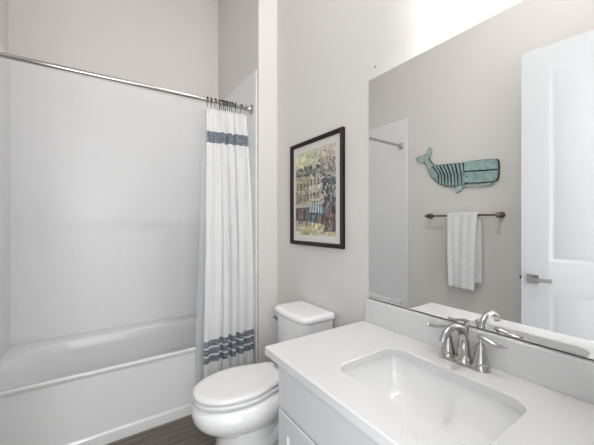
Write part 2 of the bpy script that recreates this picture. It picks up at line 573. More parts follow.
def make_hook():
    t = thing('curtain_hook', 'x', 'curtain hook', (0, RY, RZ), 'curtain hooks on the shower rod')
    bm = bmesh.new()
    pts = [(0.002 * sin(a), -0.0205 * cos(a), 0.0205 * sin(a) - 0.004) for a in [radians(d) for d in range(-150, 151, 15)]]
    pts = [(p[0], p[2] * 0.95, -p[1] - 0.004 if False else 0.0205 * cos(radians(d)) - 0.004) for p, d in zip(pts, range(-150, 151, 15))]
    tube(bm, pts + [(0, 0.004, -0.034), (0, -0.001, -0.046)], 0.0024, 8)
    obj('wire', bm, M_dark, t, local=True)
    for k, d in enumerate((-38, -13, 13, 38)):
        bm = bmesh.new()
        r = 0.0185
        bmesh.ops.create_uvsphere(bm, u_segments=10, v_segments=8, radius=0.0052)
        bmesh.ops.translate(bm, verts=bm.verts, vec=(0, r * sin(radians(d)), r * cos(radians(d)) - 0.0015))
        obj('roller_bead', bm, M_dark, t, local=True)
    return t


hook0 = make_hook()
for i, x in enumerate(ring_x):
    if i == 0: h = hook0
    else:
        h = hook0.copy(); COL.objects.link(h)
        for ch in hook0.children:
            c = ch.copy(); COL.objects.link(c); c.parent = h
    h.location = (x, RY, RZ - 0.018 * (tx1 - x) / (tx1 - tx0))
    h.rotation_euler = (0, 0, radians([4, -6, 8, -9, 12, -4, 7, -11, 5, 9, -7, 3][i]))
    where = 'nearest the chrome end flange' if i == 11 else 'counted from the open tub side'
    h['label'] = 'dark bronze roller hook holding the curtain, %s of twelve %s' % (ORD[i], where)

# ------------------------------------------------------------------ toilet
TY, TKY = 1.412, 1.396
toilet = thing('toilet', 'white two-piece toilet with closed lid between the shower curtain and the vanity', 'toilet', (0.75, TY, 0))


def egg(xf, xb, w, wb, n=28, xm=None):
    """top-view outline: round front at xf, widest w at xm, narrowing to half width wb at the flat back xb."""
    if xm is None: xm = xf + 1.28 * w
    side = []
    for k in range(n + 1):
        a = pi / 2 * k / n
        side.append((xm - (xm - xf) * cos(a), w * sin(a) ** 0.92))
    m = 14
    for k in range(1, m + 1):
        t = k / m
        e = t * t * (3 - 2 * t)
        side.append((xm + (xb - xm) * t, w + (wb - w) * e))
    side[-1] = (xb, wb * 0.82); side.insert(-1, (xb - 0.012, wb * 0.98))
    return [(x, TY - h) for x, h in side] + [(x, TY + h) for x, h in reversed(side[1:])]


bm = bmesh.new()
secs = [  # z, xf, xb, w, wb, xm
    (0.000, 0.466, 0.930, 0.142, 0.112, 0.66), (0.012, 0.462, 0.932, 0.145, 0.114, 0.66), (0.030, 0.470, 0.925, 0.139, 0.110, 0.66),
    (0.096, 0.480, 0.915, 0.128, 0.104, 0.66), (0.166, 0.482, 0.912, 0.126, 0.102, 0.66), (0.221, 0.478, 0.915, 0.127, 0.102, 0.66),
    (0.246, 0.460, 0.925, 0.120, 0.104, 0.655), (0.262, 0.430, 0.945, 0.144, 0.106, 0.65), (0.279, 0.404, 0.975, 0.162, 0.108, 0.64),
    (0.300, 0.382, 1.000, 0.177, 0.112, 0.63), (0.324, 0.369, 1.030, 0.185, 0.118, 0.62), (0.349, 0.365, 1.050, 0.187, 0.122, 0.62),
    (0.372, 0.368, 1.055, 0.183, 0.123, 0.62), (0.388, 0.380, 1.054, 0.167, 0.122, 0.62), (0.393, 0.394, 1.050, 0.154, 0.116, 0.62)]
loft(bm, [at_z(egg(xf, xb, w, wb, xm=xm), z) for z, xf, xb, w, wb, xm in secs])
bowl = obj('bowl', bm, M_porc, toilet, smooth=60)
# trapway bulges on both flanks
for sgn in (-1, 1):
    bm = bmesh.new()
    pts = spline([(0.62, TY + sgn * 0.080, 0.21), (0.70, TY + sgn * 0.088, 0.165), (0.78, TY + sgn * 0.088, 0.20), (0.86, TY + sgn * 0.082, 0.26), (0.92, TY + sgn * 0.07, 0.21), (0.93, TY + sgn * 0.06, 0.12)], 8)
    tube(bm, pts, [0.042 + 0.008 * sin(pi * i / (len(pts) - 1)) for i in range(len(pts))], 14)
    obj('trapway', bm, M_porc, bowl, smooth=70)
for sgn in (-1, 1):
    bm = bmesh.new(); lathe(bm, [(0.017, 0), (0.017, 0.012), (0.013, 0.021), (0.006, 0.025), (0.001, 0.026)], (0.80, TY + sgn * 0.094, 0.018), n=16)
    obj('bolt_cap', bm, M_seat, bowl)


def slab(sections, m, name, parent):
    bm = bmesh.new()
    loft(bm, [at_z(egg(*s[1:5], xm=s[5]), s[0]) for s in sections])
    return obj(name, bm, m, parent, smooth=50)


slab([(0.4030, 0.375, 0.820, 0.152, 0.111, 0.60), (0.4055, 0.371, 0.822, 0.156, 0.113, 0.60), (0.4160, 0.370, 0.822, 0.157, 0.113, 0.60), (0.4205, 0.375, 0.818, 0.152, 0.109, 0.60)], M_seat, 'seat', toilet)
slab([(0.4290, 0.376, 0.819, 0.151, 0.107, 0.60), (0.4315, 0.371, 0.822, 0.156, 0.110, 0.60), (0.4400, 0.370, 0.822, 0.157, 0.110, 0.60), (0.4470, 0.376, 0.818, 0.151, 0.105, 0.60),
      (0.4505, 0.388, 0.810, 0.140, 0.095, 0.60), (0.4515, 0.410, 0.795, 0.120, 0.077, 0.60), (0.4510, 0.426, 0.785, 0.106, 0.067, 0.60), (0.4525, 0.490, 0.750, 0.052, 0.035, 0.60)], M_seat, 'lid', toilet)
for z0, z1 in ((0.3928, 0.4035), (0.4200, 0.4295)):
    for bx, by in ((0.47, 0.075), (0.47, -0.075), (0.70, 0.105), (0.70, -0.105)):
        bm = bmesh.new(); box(bm, bx - 0.012, bx + 0.012, TY + by - 0.006, TY + by + 0.006, z0, z1)
        obj('bumper', bm, M_seat, toilet, bevel=0.001)
for sgn in (-1, 1):
    bm = bmesh.new(); lathe(bm, [(0.011, -0.022), (0.013, -0.018), (0.013, 0.018), (0.011, 0.022)], (0.832, TY + sgn * 0.075, 0.430), axis='y', n=16)
    box(bm, 0.820, 0.846, TY + sgn * 0.075 - 0.018, TY + sgn * 0.075 + 0.018, 0.392, 0.429)
    obj('hinge', bm, M_seat, toilet)


def tank_loop(x0, x1, hw, z, bow, r=0.035, n=10):
    """tank outline with bowed front (front = low x)."""
    L = rrect(x0, x1, TKY - hw, TKY + hw, (0.02, 0.02, r, r), n)
    out = []
    for x, y in L:
        u = (y - TKY) / hw
        if x < (x0 + x1) / 2: x -= bow * (1 - u * u)
        out.append((x, y, z))
    # split the long front edge so it can bow
    res = []
    for i, p in enumerate(out):
        q = out[(i + 1) % len(out)]
        res.append(p)
        if abs(q[1] - p[1]) > 0.1:
            for k in range(1, 8):
                t = k / 8
                y = lerp(p[1], q[1], t); u = (y - TKY) / hw
                if p[0] < (x0 + x1) / 2:
                    yy0 = (p[1] - TKY) / hw
                    base = p[0] + bow * (1 - yy0 * yy0)
                    res.append((base - bow * (1 - u * u), y, z))
                else: res.append((lerp(p[0], q[0], t), y, z))
    return res


bm = bmesh.new()
loft(bm, [tank_loop(0.925, 1.070, 0.132, 0.3935, 0.010), tank_loop(0.912, 1.080, 0.148, 0.404, 0.012), tank_loop(0.905, 1.083, 0.148, 0.440, 0.014),
          tank_loop(0.895, 1.085, 0.156, 0.60, 0.016), tank_loop(0.892, 1.085, 0.157, 0.715, 0.017)])
obj('tank', bm, M_porc, toilet, smooth=50)
bm = bmesh.new()
loft(bm, [tank_loop(0.893, 1.085, 0.157, 0.716, 0.018), tank_loop(0.885, 1.090, 0.164, 0.719, 0.020), tank_loop(0.881, 1.091, 0.168, 0.727, 0.022), tank_loop(0.881, 1.091, 0.168, 0.740, 0.022),
          tank_loop(0.885, 1.089, 0.164, 0.749, 0.021), tank_loop(0.895, 1.083, 0.155, 0.754, 0.019), tank_loop(0.915, 1.07, 0.135, 0.7555, 0.015)])
obj('tank_lid', bm, M_porc, toilet, smooth=60)
bm = bmesh.new()
lathe(bm, [(0.016, 0.0), (0.016, 0.006), (0.012, 0.010), (0.009, 0.020), (0.010, 0.026), (0.006, 0.029)], (0.915, TKY + 0.154, 0.661), axis='y', n=18)
tube(bm, spline([(0.915, TKY + 0.180, 0.661), (0.909, TKY + 0.184, 0.665), (0.903, TKY + 0.190, 0.670), (0.898, TKY + 0.193, 0.674)], 5), [0.006] * 10 + [0.0065] * 4 + [0.007] * 2, 10)
fl = obj('flush_lever', bm, M_barm, toilet); fl['label'] = 'chrome flush lever on the side of the tank'  # pewter tone stands in for dark reflections in the chrome
# supply line and stop valve
bm = bmesh.new()
tube(bm, spline([(1.085, TY + 0.13, 0.19), (1.045, TY + 0.13, 0.19), (1.03, TY + 0.13, 0.22), (1.05, TY + 0.12, 0.30), (1.02, TY + 0.12, 0.385)], 8), 0.006, 10)
obj('supply_hose', bm, M_chrome, toilet)

# ------------------------------------------------------------------ vanity
VY0, VY1 = YF + 0.004, 0.948
CX0, CTOP = 0.535, 0.772
van = thing('vanity_cabinet', 'white painted vanity cabinet with panelled doors under the quartz countertop', 'cabinet', (0.83, 0.5, 0))
bm = bmesh.new()
zt_ = CTOP - 0.031
box(bm, 0.572, 0.590, VY0, VY1, 0.10, zt_); box(bm, XR - 0.014, XR - 0.002, VY0, VY1, 0.10, zt_)
box(bm, 0.590, XR - 0.014, VY0, VY0 + 0.018, 0.10, zt_); box(bm, 0.590, XR - 0.014, VY1 - 0.018, VY1, 0.10, zt_); box(bm, 0.590, XR - 0.014, VY0 + 0.018, VY1 - 0.018, 0.10, 0.118)
obj('carcass', bm, M_cab, van)
bm = bmesh.new(); box(bm, 0.635, XR - 0.002, VY0, VY1, 0.0, 0.0995); obj('toe_kick', bm, M_cab, van)


def shaker(name, y0, y1, z0, z1, fx, parent, stile=0.064, flat=False):
    """front panel facing -x at x = fx."""
    bm = bmesh.new()
    t = 0.019
    def L(d, x): return [(x, y0 + d, z0 + d), (x, y1 - d, z0 + d), (x, y1 - d, z1 - d), (x, y0 + d, z1 - d)]
    if flat:
        loops = [L(0, fx + t), L(0, fx + 0.004), L(0.009, fx), L(0.013, fx)]
    else:
        loops = [L(0, fx + t), L(0, fx + 0.004), L(0.006, fx), L(stile, fx), L(stile + 0.0015, fx + 0.008)]
    loft(bm, loops)
    return obj(name, bm, M_cab, parent, smooth=0)


shaker('drawer_front', 0.075, VY1 - 0.002, 0.573, 0.733, 0.552, van, flat=True)
for y0, y1, ky in ((0.513, VY1 - 0.002, 0.900), (0.075, 0.510, 0.118)):
    d = shaker('door', y0, y1, 0.112, 0.568, 0.552, van)
    bm = bmesh.new()
    lathe(bm, [(0.006, 0.0), (0.006, -0.012), (0.013, -0.018), (0.015, -0.023), (0.012, -0.028), (0.001, -0.030)], (0.552, ky, 0.420), axis='x', n=18)
    obj('knob', bm, M_barm, d)

# countertop with sink cut-out and backsplash
SX0, SX1, SY0, SY1, SR = 0.652, 0.948, 0.298, 0.744, 0.055
top = thing('countertop', 'white quartz countertop with a rectangular sink cut-out on the vanity cabinet', 'countertop', (0.82, 0.53, CTOP - 0.03))


def ring_fill(bm, outer, inner, z):
    vo = [bm.verts.new((x, y, z)) for x, y in outer]; vi = [bm.verts.new((x, y, z)) for x, y in inner]
    e = []
    for V in (vo, vi):
        for i in range(len(V)):
            e.append(bm.edges.new((V[i], V[(i + 1) % len(V)])))
    bmesh.ops.triangle_fill(bm, use_beauty=True, use_dissolve=False, edges=e)
    return vo, vi


bm = bmesh.new()
co = rrect(CX0, XR - 0.001, YF + 0.003, 1.018, 0.004, 3)
ci = rrect(SX0, SX1, SY0, SY1, SR, 10)
E1 = 0.003
vo1, vi1 = ring_fill(bm, rrect(CX0 + E1, XR - 0.001 - E1, YF + 0.003 + E1, 1.018 - E1, 0.004, 3), rrect(SX0 - E1, SX1 + E1, SY0 - E1, SY1 + E1, SR + E1, 10), CTOP)
vo0, vi0 = ring_fill(bm, co, ci, CTOP - 0.03)
mo = [bm.verts.new((x, y, CTOP - E1)) for x, y in co]; mi_ = [bm.verts.new((x, y, CTOP - E1)) for x, y in ci]
for a, b in ((vo1, mo), (mo, vo0), (vi1, mi_), (mi_, vi0)):
    for i in range(len(a)):
        j = (i + 1) % len(a)
        bm.faces.new((a[i], a[j], b[j], b[i]))
obj('slab', bm, M_quartz, top, smooth=30)
bm = bmesh.new(); box(bm, XR - 0.021, XR - 0.001, YF + 0.003, 1.010, CTOP, CTOP + 0.107)
tag(obj('backsplash', bm, M_quartz, None, bevel=0.002), 'low white quartz backsplash strip behind the faucet, just under the mirror', 'backsplash')

sink = thing('undermount_sink', 'white rectangular undermount sink set into the quartz countertop', 'sink', (0.795, 0.522, CTOP - 0.03))
bm = bmesh.new()
def SL(d, z, r=None): return at_z(rrect(SX0 - 0.004 + d, SX1 + 0.004 - d, SY0 - 0.004 + d, SY1 + 0.004 - d, max(0.02, (SR if r is None else r)), 10), z)
Zs = CTOP - 0.030
loops = [SL(-0.022, Zs - 0.014), SL(-0.022, Zs - 0.001), SL(-0.006, Zs - 0.001), SL(-0.004, Zs - 0.006), SL(0.004, Zs - 0.05), SL(0.016, Zs - 0.095, 0.06), SL(0.04, Zs - 0.120, 0.06), SL(0.075, Zs - 0.132, 0.05), SL(0.11, Zs - 0.136, 0.03)]
loft(bm, loops, cap0=False)
bw = obj('basin', bm, M_porc, sink, smooth=60)
bm = bmesh.new(); lathe(bm, [(0.022, -0.002), (0.022, 0.002), (0.018, 0.003), (0.016, 0.001), (0.012, 0.001), (0.011, 0.005), (0.001, 0.006)], (0.795, 0.522, Zs - 0.135), n=20)
obj('drain', bm, M_nickel, sink)

# ------------------------------------------------------------------ faucet
FX, FYc = 1.035, 0.5185
fau = thing('faucet', 'brushed nickel two-handle centerset faucet behind the sink', 'faucet', (FX, FYc, CTOP))
bm = bmesh.new()
Lb = rrect(FX - 0.026, FX + 0.026, FYc - 0.082, FYc + 0.082, 0.0255, 10)
Lc = rrect(FX - 0.021, FX + 0.021, FYc - 0.077, FYc + 0.077, 0.0205, 10)
loft(bm, [at_z(Lb, CTOP), at_z(Lb, CTOP + 0.006), at_z(Lc, CTOP + 0.012)])
obj('base_plate', bm, M_nickel, fau, smooth=50)
for sgn in (-1, 1):
    hy = FYc + sgn * 0.0545
    bm = bmesh.new()
    lathe(bm, [(0.0265, 0.008), (0.0265, 0.012), (0.0235, 0.016), (0.0225, 0.023), (0.0235, 0.025), (0.0215, 0.027), (0.0185, 0.040), (0.0162, 0.054), (0.0144, 0.067), (0.0132, 0.076), (0.010, 0.082), (0.0062, 0.086), (0.0052, 0.091), (0.0062, 0.095), (0.0066, 0.100), (0.0045, 0.104), (0.001, 0.106)], (FX, hy, CTOP), n=28)
    h = obj('handle', bm, M_nickel, fau, smooth=60)
    bm = bmesh.new()
    pts = spline([(FX, hy - sgn * 0.010, CTOP + 0.106), (FX, hy + sgn * 0.004, CTOP + 0.106), (FX - 0.002, hy + sgn * 0.022, CTOP + 0.102), (FX - 0.004, hy + sgn * 0.044, CTOP + 0.096), (FX - 0.006, hy + sgn * 0.064, CTOP + 0.096), (FX - 0.007, hy + sgn * 0.076, CTOP + 0.102)], 6)
    n = len(pts)
    tube(bm, pts, [0.005 + 0.0028 * sin(pi * (0.15 + 0.85 * i / (n - 1))) if i < n - 1 else 0.003 for i in range(n)], 12, flat=(1.35, 0.75))
    obj('lever', bm, M_nickel, h, smooth=60)
bm = bmesh.new()
lathe(bm, [(0.030, 0.010), (0.029, 0.016), (0.024, 0.021), (0.021, 0.027)], (FX, FYc, CTOP), n=28)
pts = spline([(FX, FYc, CTOP + 0.022), (FX + 0.001, FYc, CTOP + 0.05), (FX + 0.001, FYc, CTOP + 0.080), (FX - 0.010, FYc, CTOP + 0.108), (FX - 0.036, FYc, CTOP + 0.129), (FX - 0.072, FYc, CTOP + 0.136), (FX - 0.105, FYc, CTOP + 0.127), (FX - 0.125, FYc, CTOP + 0.110), (FX - 0.130, FYc, CTOP + 0.100)], 7)
n = len(pts)
def rs(u):
    K = [(0, .0205), (.12, .0195), (.25, .0165), (.38, .0132), (.55, .0118), (.75, .0112), (.92, .0115), (1, .0120)]
    for (a, ra), (b, rb) in zip(K, K[1:]):
        if u <= b: return ra + (rb - ra) * (u - a) / (b - a)
    return K[-1][1]
tube(bm, pts, [rs(i / (n - 1)) for i in range(n)], 18)
obj('spout', bm, M_nickel, fau, smooth=70)
bm = bmesh.new()
lathe(bm, [(0.003, 0.01), (0.003, 0.112), (0.0065, 0.117), (0.0075, 0.123), (0.006, 0.130), (0.001, 0.133)], (FX + 0.027, FYc, CTOP), n=14)
obj('lift_rod', bm, M_nickel, fau)

# ------------------------------------------------------------------ mirror
MZ0, MZ1, MY0, MY1 = 0.884, 1.942, 0.10, 1.001
mir = thing('wall_mirror', 'large frameless rectangular mirror on the wall above the vanity backsplash', 'mirror', (XR, 0.55, MZ0))
bm = bmesh.new()
def ML(d, x): return [(x, MY0 + d, MZ0 + d), (x, MY1 - d, MZ0 + d), (x, MY1 - d, MZ1 - d), (x, MY0 + d, MZ1 - d)]
loft(bm, [ML(0, XR - 0.001), ML(0, XR - 0.003)], cap1=False)
loft(bm, [ML(0, XR - 0.003), ML(0.0015, XR - 0.0035)], cap0=False, cap1=False)
obj('glass_edge', bm, M_gedge, mir, smooth=0)
bm = bmesh.new()
v = [bm.verts.new(p) for p in ML(0.0015, XR - 0.0035)]; w = [bm.verts.new(p) for p in ML(0.0015, XR - 0.003)]
bm.faces.new(v); bm.faces.new(list(reversed(w)))
for i in range(4): bm.faces.new((v[i], v[(i + 1) % 4], w[(i + 1) % 4], w[i]))
obj('mirror_glass', bm, M_mirror, mir, smooth=0)
bm = bmesh.new(); box(bm, XR - 0.004, XR - 0.001, MY0, MY1, MZ0 - 0.0025, MZ0 - 0.0003)
obj('channel', bm, M_dark, mir)

bm = bmesh.new(); lathe(bm, [(0.0035, 0.0), (0.0035, -0.004), (0.001, -0.005)], (XR, 0.961, 1.992), axis='x', n=10)
tag(obj('nail', bm, M_barm), 'tiny nail in the wall just above the mirror corner', 'nail')

# ------------------------------------------------------------------ framed picture
PY0, PY1, PZ0, PZ1 = 1.168, 1.679, 1.108, 1.760
pic = thing('framed_picture', 'framed street scene painting in a dark mahogany frame above the toilet', 'picture', (XR, 1.424, PZ0))
bm = bmesh.new()
def PL(d, h): return [(XR - h, PY0 + d, PZ0 + d), (XR - h, PY1 - d, PZ0 + d), (XR - h, PY1 - d, PZ1 - d), (XR - h, PY0 + d, PZ1 - d)]
loft(bm, [PL(0.0, 0.002), PL(0.0, 0.022), PL(0.004, 0.027), PL(0.014, 0.026), PL(0.020, 0.019), PL(0.024, 0.018), PL(0.024, 0.008)], cap0=False, cap1=False)
obj('frame', bm, M_frame, pic, smooth=0)
bm = bmesh.new(); box(bm, XR - 0.010, XR - 0.004, PY0 + 0.022, PY1 - 0.022, PZ0 + 0.022, PZ1 - 0.022)
obj('mat_board', bm, M_mat, pic)
# the painting: small coloured patches, a generic street with shops, trees and an awning
AY0, AY1, AZ0, AZ1 = 1.232, 1.628, 1.172, 1.696


def paint_mat():
    m = mat('painted_paper', (1, 1, 1, 1), 0.6)
    nt = m.node_tree; b = nt.nodes['Principled BSDF']
    a = nt.nodes.new('ShaderNodeAttribute'); a.attribute_name = 'paint'
    tc = nt.nodes.new('ShaderNodeTexCoord')
    n = nt.nodes.new('ShaderNodeTexNoise'); n.inputs['Scale'].default_value = 55; n.inputs['Detail'].default_value = 5; n.inputs['Distortion'].default_value = 1.2
    nt.links.new(tc.outputs['Object'], n.inputs['Vector'])
    mr = nt.nodes.new('ShaderNodeMapRange'); mr.inputs['From Min'].default_value = 0.3; mr.inputs['From Max'].default_value = 0.7
    mr.inputs['To Min'].default_value = 0.72; mr.inputs['To Max'].default_value = 1.22
    nt.links.new(n.outputs['Fac'], mr.inputs['Value'])
    s = nt.nodes.new('ShaderNodeVectorMath'); s.operation = 'SCALE'
    nt.links.new(a.outputs['Color'], s.inputs[0]); nt.links.new(mr.outputs['Result'], s.inputs['Scale'])
    nt.links.new(s.outputs['Vector'], b.inputs['Base Color'])
    return m


M_paint = paint_mat()
rnd = random.Random(5)
bm = bmesh.new()
pl = bm.verts.layers.float_color.new('paint')
layer = [0]


def patch(pts, col):
    layer[0] += 1
    g = 0.3 * col[0] + 0.55 * col[1] + 0.15 * col[2]
    col = tuple(lerp(g, c, 0.72) * 0.9 + 0.035 for c in col[:3]) + (1,)
    x = XR - 0.0105 - layer[0] * 0.0000012
    vs = []
    for u, v_ in pts:
        q = bm.verts.new((x, lerp(AY1, AY0, min(1, max(0, u))), lerp(AZ0, AZ1, min(1, max(0, v_)))))
        q[pl] = col; vs.append(q)
    bm.faces.new(vs)


def R(u0, v0, u1, v1, c): patch([(u0, v0), (u1, v0), (u1, v1), (u0, v1)], srgb(*c))


def dabs(u0, v0, u1, v1, cols, n, s0, s1, el=2.0, ang=None):
    for _ in range(n):
        u, w = rnd.uniform(u0, u1), rnd.uniform(v0, v1)
        a = rnd.uniform(0, pi) if ang is None else radians(ang) + rnd.gauss(0, 0.25)
        s = rnd.uniform(s0, s1)
        c = list(rnd.choice(cols)); j = rnd.uniform(0.88, 1.12); c = [min(255, k * j) for k in c]
        pts = []
        for k in range(7):
            t = 2 * pi * k / 7
            du, dv = s * el * cos(t), s * sin(t)
            pts.append((u + du * cos(a) - dv * sin(a), w + (du * sin(a) + dv * cos(a)) * 0.75))
        patch(pts, srgb(*c))


R(0, 0, 1, 1, (206, 200, 176))
R(0, 0.70, 1, 1, (214, 216, 170)); R(0.5, 0.74, 1, 1, (224, 212, 190))
dabs(0.02, 0.82, 0.5, 0.98, [(206, 212, 140), (222, 224, 168), (190, 200, 140)], 60, .02, .05)
dabs(0.5, 0.80, 0.98, 0.98, [(222, 206, 188), (214, 186, 170), (226, 222, 200), (200, 206, 170)], 60, .02, .05)
# rooftops and distant trees
dabs(0.0, 0.68, 0.72, 0.80, [(74, 92, 84), (104, 118, 104), (140, 140, 120), (58, 70, 72), (196, 190, 160)], 110, .012, .03)
R(0.0, 0.36, 0.36, 0.70, (188, 172, 126)); R(0.36, 0.40, 0.70, 0.68, (216, 206, 184)); R(0.0, 0.50, 0.16, 0.66, (206, 190, 140))
R(0.36, 0.54, 0.70, 0.57, (236, 232, 218))
for u in (0.03, 0.12, 0.22, 0.31):
    for w in (0.40, 0.54): R(u, w, u + 0.055, w + 0.085, (96, 78, 60)); R(u + 0.01, w + 0.01, u + 0.022, w + 0.07, (210, 196, 158))
for u in (0.40, 0.49, 0.58): 
    for w in (0.43, 0.585): R(u, w, u + 0.05, w + 0.07, (84, 88, 88)); R(u + 0.012, w + 0.01, u + 0.03, w + 0.06, (170, 150, 112))
dabs(0.0, 0.36, 0.70, 0.70, [(186, 160, 110), (224, 214, 190), (120, 96, 70), (206, 180, 130), (160, 164, 160)], 160, .006, .016)
# shop row
R(0, 0.16, 0.44, 0.36, (120, 98, 78)); R(0.0, 0.33, 0.42, 0.37, (196, 196, 186))
for k in range(6): R(0.02 + k * 0.068, 0.17, 0.066 + k * 0.068, 0.31, rnd.choice([(56, 66, 74), (150, 112, 86), (74, 62, 56), (96, 116, 124)]))
R(0.40, 0.12, 0.74, 0.36, (52, 66, 84))
patch([(0.37, 0.27), (0.75, 0.245), (0.70, 0.355), (0.43, 0.37)], srgb(106, 146, 172))
for k in range(5):
    u = 0.39 + k * 0.068
    patch([(u, 0.27 - k * .005), (u + 0.028, 0.268 - k * .005), (u + 0.048 - k * .008, 0.362), (u + 0.026 - k * .008, 0.365)], srgb(226, 232, 230))
R(0.44, 0.13, 0.54, 0.24, (120, 140, 150)); R(0.58, 0.13, 0.68, 0.24, (150, 130, 100))
# pavement and street
patch([(0, 0), (1, 0), (1, 0.06), (0.62, 0.14), (0, 0.17)], srgb(212, 202, 134))
patch([(0, 0.10), (0.62, 0.09), (0.66, 0.13), (0, 0.175)], srgb(176, 168, 150))
dabs(0.02, 0.01, 0.9, 0.12, [(222, 212, 146), (196, 186, 120), (228, 222, 180), (180, 160, 120)], 70, .012, .035, 3, 8)
# tree at the right
patch([(0.80, 0.10), (0.85, 0.10), (0.86, 0.45), (0.92, 0.70), (0.86, 0.66), (0.82, 0.52), (0.74, 0.68), (0.72, 0.66), (0.80, 0.42)], srgb(58, 54, 54))
dabs(0.70, 0.48, 1.0, 0.78, [(52, 62, 72), (84, 96, 104), (110, 124, 120), (36, 40, 48), (168, 172, 160)], 170, .010, .028)
dabs(0.62, 0.66, 0.98, 0.86, [(150, 140, 128), (100, 104, 104), (206, 200, 184), (190, 150, 140)], 80, .008, .022, 3)
R(0.76, 0.05, 1.0, 0.42, (92, 88, 92))
dabs(0.74, 0.05, 1.0, 0.45, [(50, 56, 70), (130, 120, 116), (180, 160, 140), (84, 104, 130), (150, 84, 70), (40, 38, 42)], 150, .010, .026, 1.8, 80)
# figures on the pavement, sun disc
for u in (0.10, 0.17, 0.30, 0.50): R(u, 0.10, u + 0.022, 0.20, (54, 50, 56)); R(u + .004, 0.2, u + 0.017, 0.222, (196, 160, 130))
for k in range(14):
    a = 2 * pi * k / 14; b2 = 2 * pi * (k + 1) / 14
    patch([(0.72 + .085 * cos(a), .90 + .06 * sin(a)), (0.72 + .085 * cos(b2), .90 + .06 * sin(b2)), (0.72 + .068 * cos(b2), .90 + .048 * sin(b2)), (0.72 + .068 * cos(a), .90 + .048 * sin(a))], srgb(214, 130, 118))
# dark ink strokes
dabs(0.0, 0.15, 0.72, 0.80, [(48, 46, 48), (70, 62, 56)], 90, .0025, .005, 8, 92)
dabs(0.0, 0.15, 0.72, 0.80, [(48, 46, 48), (70, 62, 56)], 60, .0025, .004, 8, 4)
obj('artwork', bm, M_paint, pic, smooth=0)

# ------------------------------------------------------------------ left wall: whale, towel bar, towel
XW = XL
whale_m = mat('weathered_teal', srgb(150, 178, 176), 0.75, bump=0.5, bscale=90, vary=0.22, vscale=26)
whale_d = mat('charred_edge', srgb(52, 54, 50), 0.85, bump=0.3, bscale=80, vary=0.3, vscale=30)
whale_t = mat('pale_teal', srgb(164, 184, 178), 0.75, bump=0.4, bscale=90, vary=0.25, vscale=30)
wh = thing('whale_wall_art', 'teal carved wooden whale hanging on the wall above the towel bar', 'wall art', (XW, 1.40, 1.70))
def onwall(h0):
    return lambda a, b, h: (XW + h0 + h, a, b)


def grow(L, d):
    cx = sum(p[0] for p in L) / len(L); cy = sum(p[1] for p in L) / len(L)
    out = []
    for a, b in L:
        l = sqrt((a - cx) ** 2 + (b - cy) ** 2)
        out.append((a + (a - cx) / l * d, b + (b - cy) / l * d))
    return out


def wpart(name, L, m, h0, dep, edge=True):
    bm = bmesh.new(); plate(bm, L, onwall(h0), dep)
    p = obj(name, bm, m, wh, smooth=0, bevel=0.003)
    if edge:
        bm = bmesh.new(); plate(bm, grow(L, 0.006), onwall(0.002), h0 + dep * 0.55)
        q = obj('rim', bm, whale_d, p, smooth=0)
    return p


body_L = [(1.326, 1.775), (1.396, 1.777), (1.472, 1.783), (1.559, 1.787), (1.612, 1.798), (1.643, 1.788), (1.663, 1.752), (1.65, 1.71), (1.612, 1.661), (1.559, 1.615), (1.5, 1.59), (1.416, 1.575), (1.356, 1.579), (1.326, 1.591)]
wpart('body', body_L, whale_m, 0.004, 0.016)
tail = wpart('tail_stock', [(1.612, 1.792), (1.647, 1.83), (1.682, 1.881), (1.701, 1.914), (1.721, 1.918), (1.726, 1.889), (1.706, 1.84), (1.682, 1.784), (1.658, 1.741), (1.643, 1.778)], whale_t, 0.006, 0.016)
wpart('fluke', [(1.706, 1.915), (1.735, 1.916), (1.770, 1.914), (1.812, 1.905), (1.806, 1.872), (1.778, 1.848), (1.740, 1.838), (1.706, 1.852)], whale_t, 0.004, 0.014, False)
wpart('fluke', [(1.706, 1.915), (1.694, 1.955), (1.668, 1.984), (1.642, 1.966), (1.640, 1.922), (1.656, 1.882), (1.680, 1.868)], whale_t, 0.004, 0.014, False)
head_top = [(1.332, 1.775), (1.298, 1.777), (1.211, 1.773), (1.13, 1.769), (1.08, 1.762), (1.069, 1.74), (1.067, 1.680), (1.211, 1.691), (1.332, 1.702)]
head_low = [(1.332, 1.692), (1.211, 1.680), (1.067, 1.669), (1.072, 1.611), (1.083, 1.590), (1.107, 1.585), (1.211, 1.588), (1.31, 1.595), (1.333, 1.60)]
wpart('head_board', head_top, whale_m, 0.006, 0.020)
wpart('head_board', head_low, whale_m, 0.006, 0.020)
wpart('jaw', [(1.349, 1.579), (1.31, 1.585), (1.211, 1.577), (1.119, 1.574), (1.100, 1.570), (1.13, 1.556), (1.211, 1.557), (1.336, 1.561)], whale_t, 0.004, 0.014, False)
wpart('flipper', [(1.403, 1.573), (1.349, 1.576), (1.347, 1.558), (1.362, 1.533), (1.396, 1.515), (1.412, 1.528), (1.409, 1.551)], whale_t, 0.008, 0.018, False)
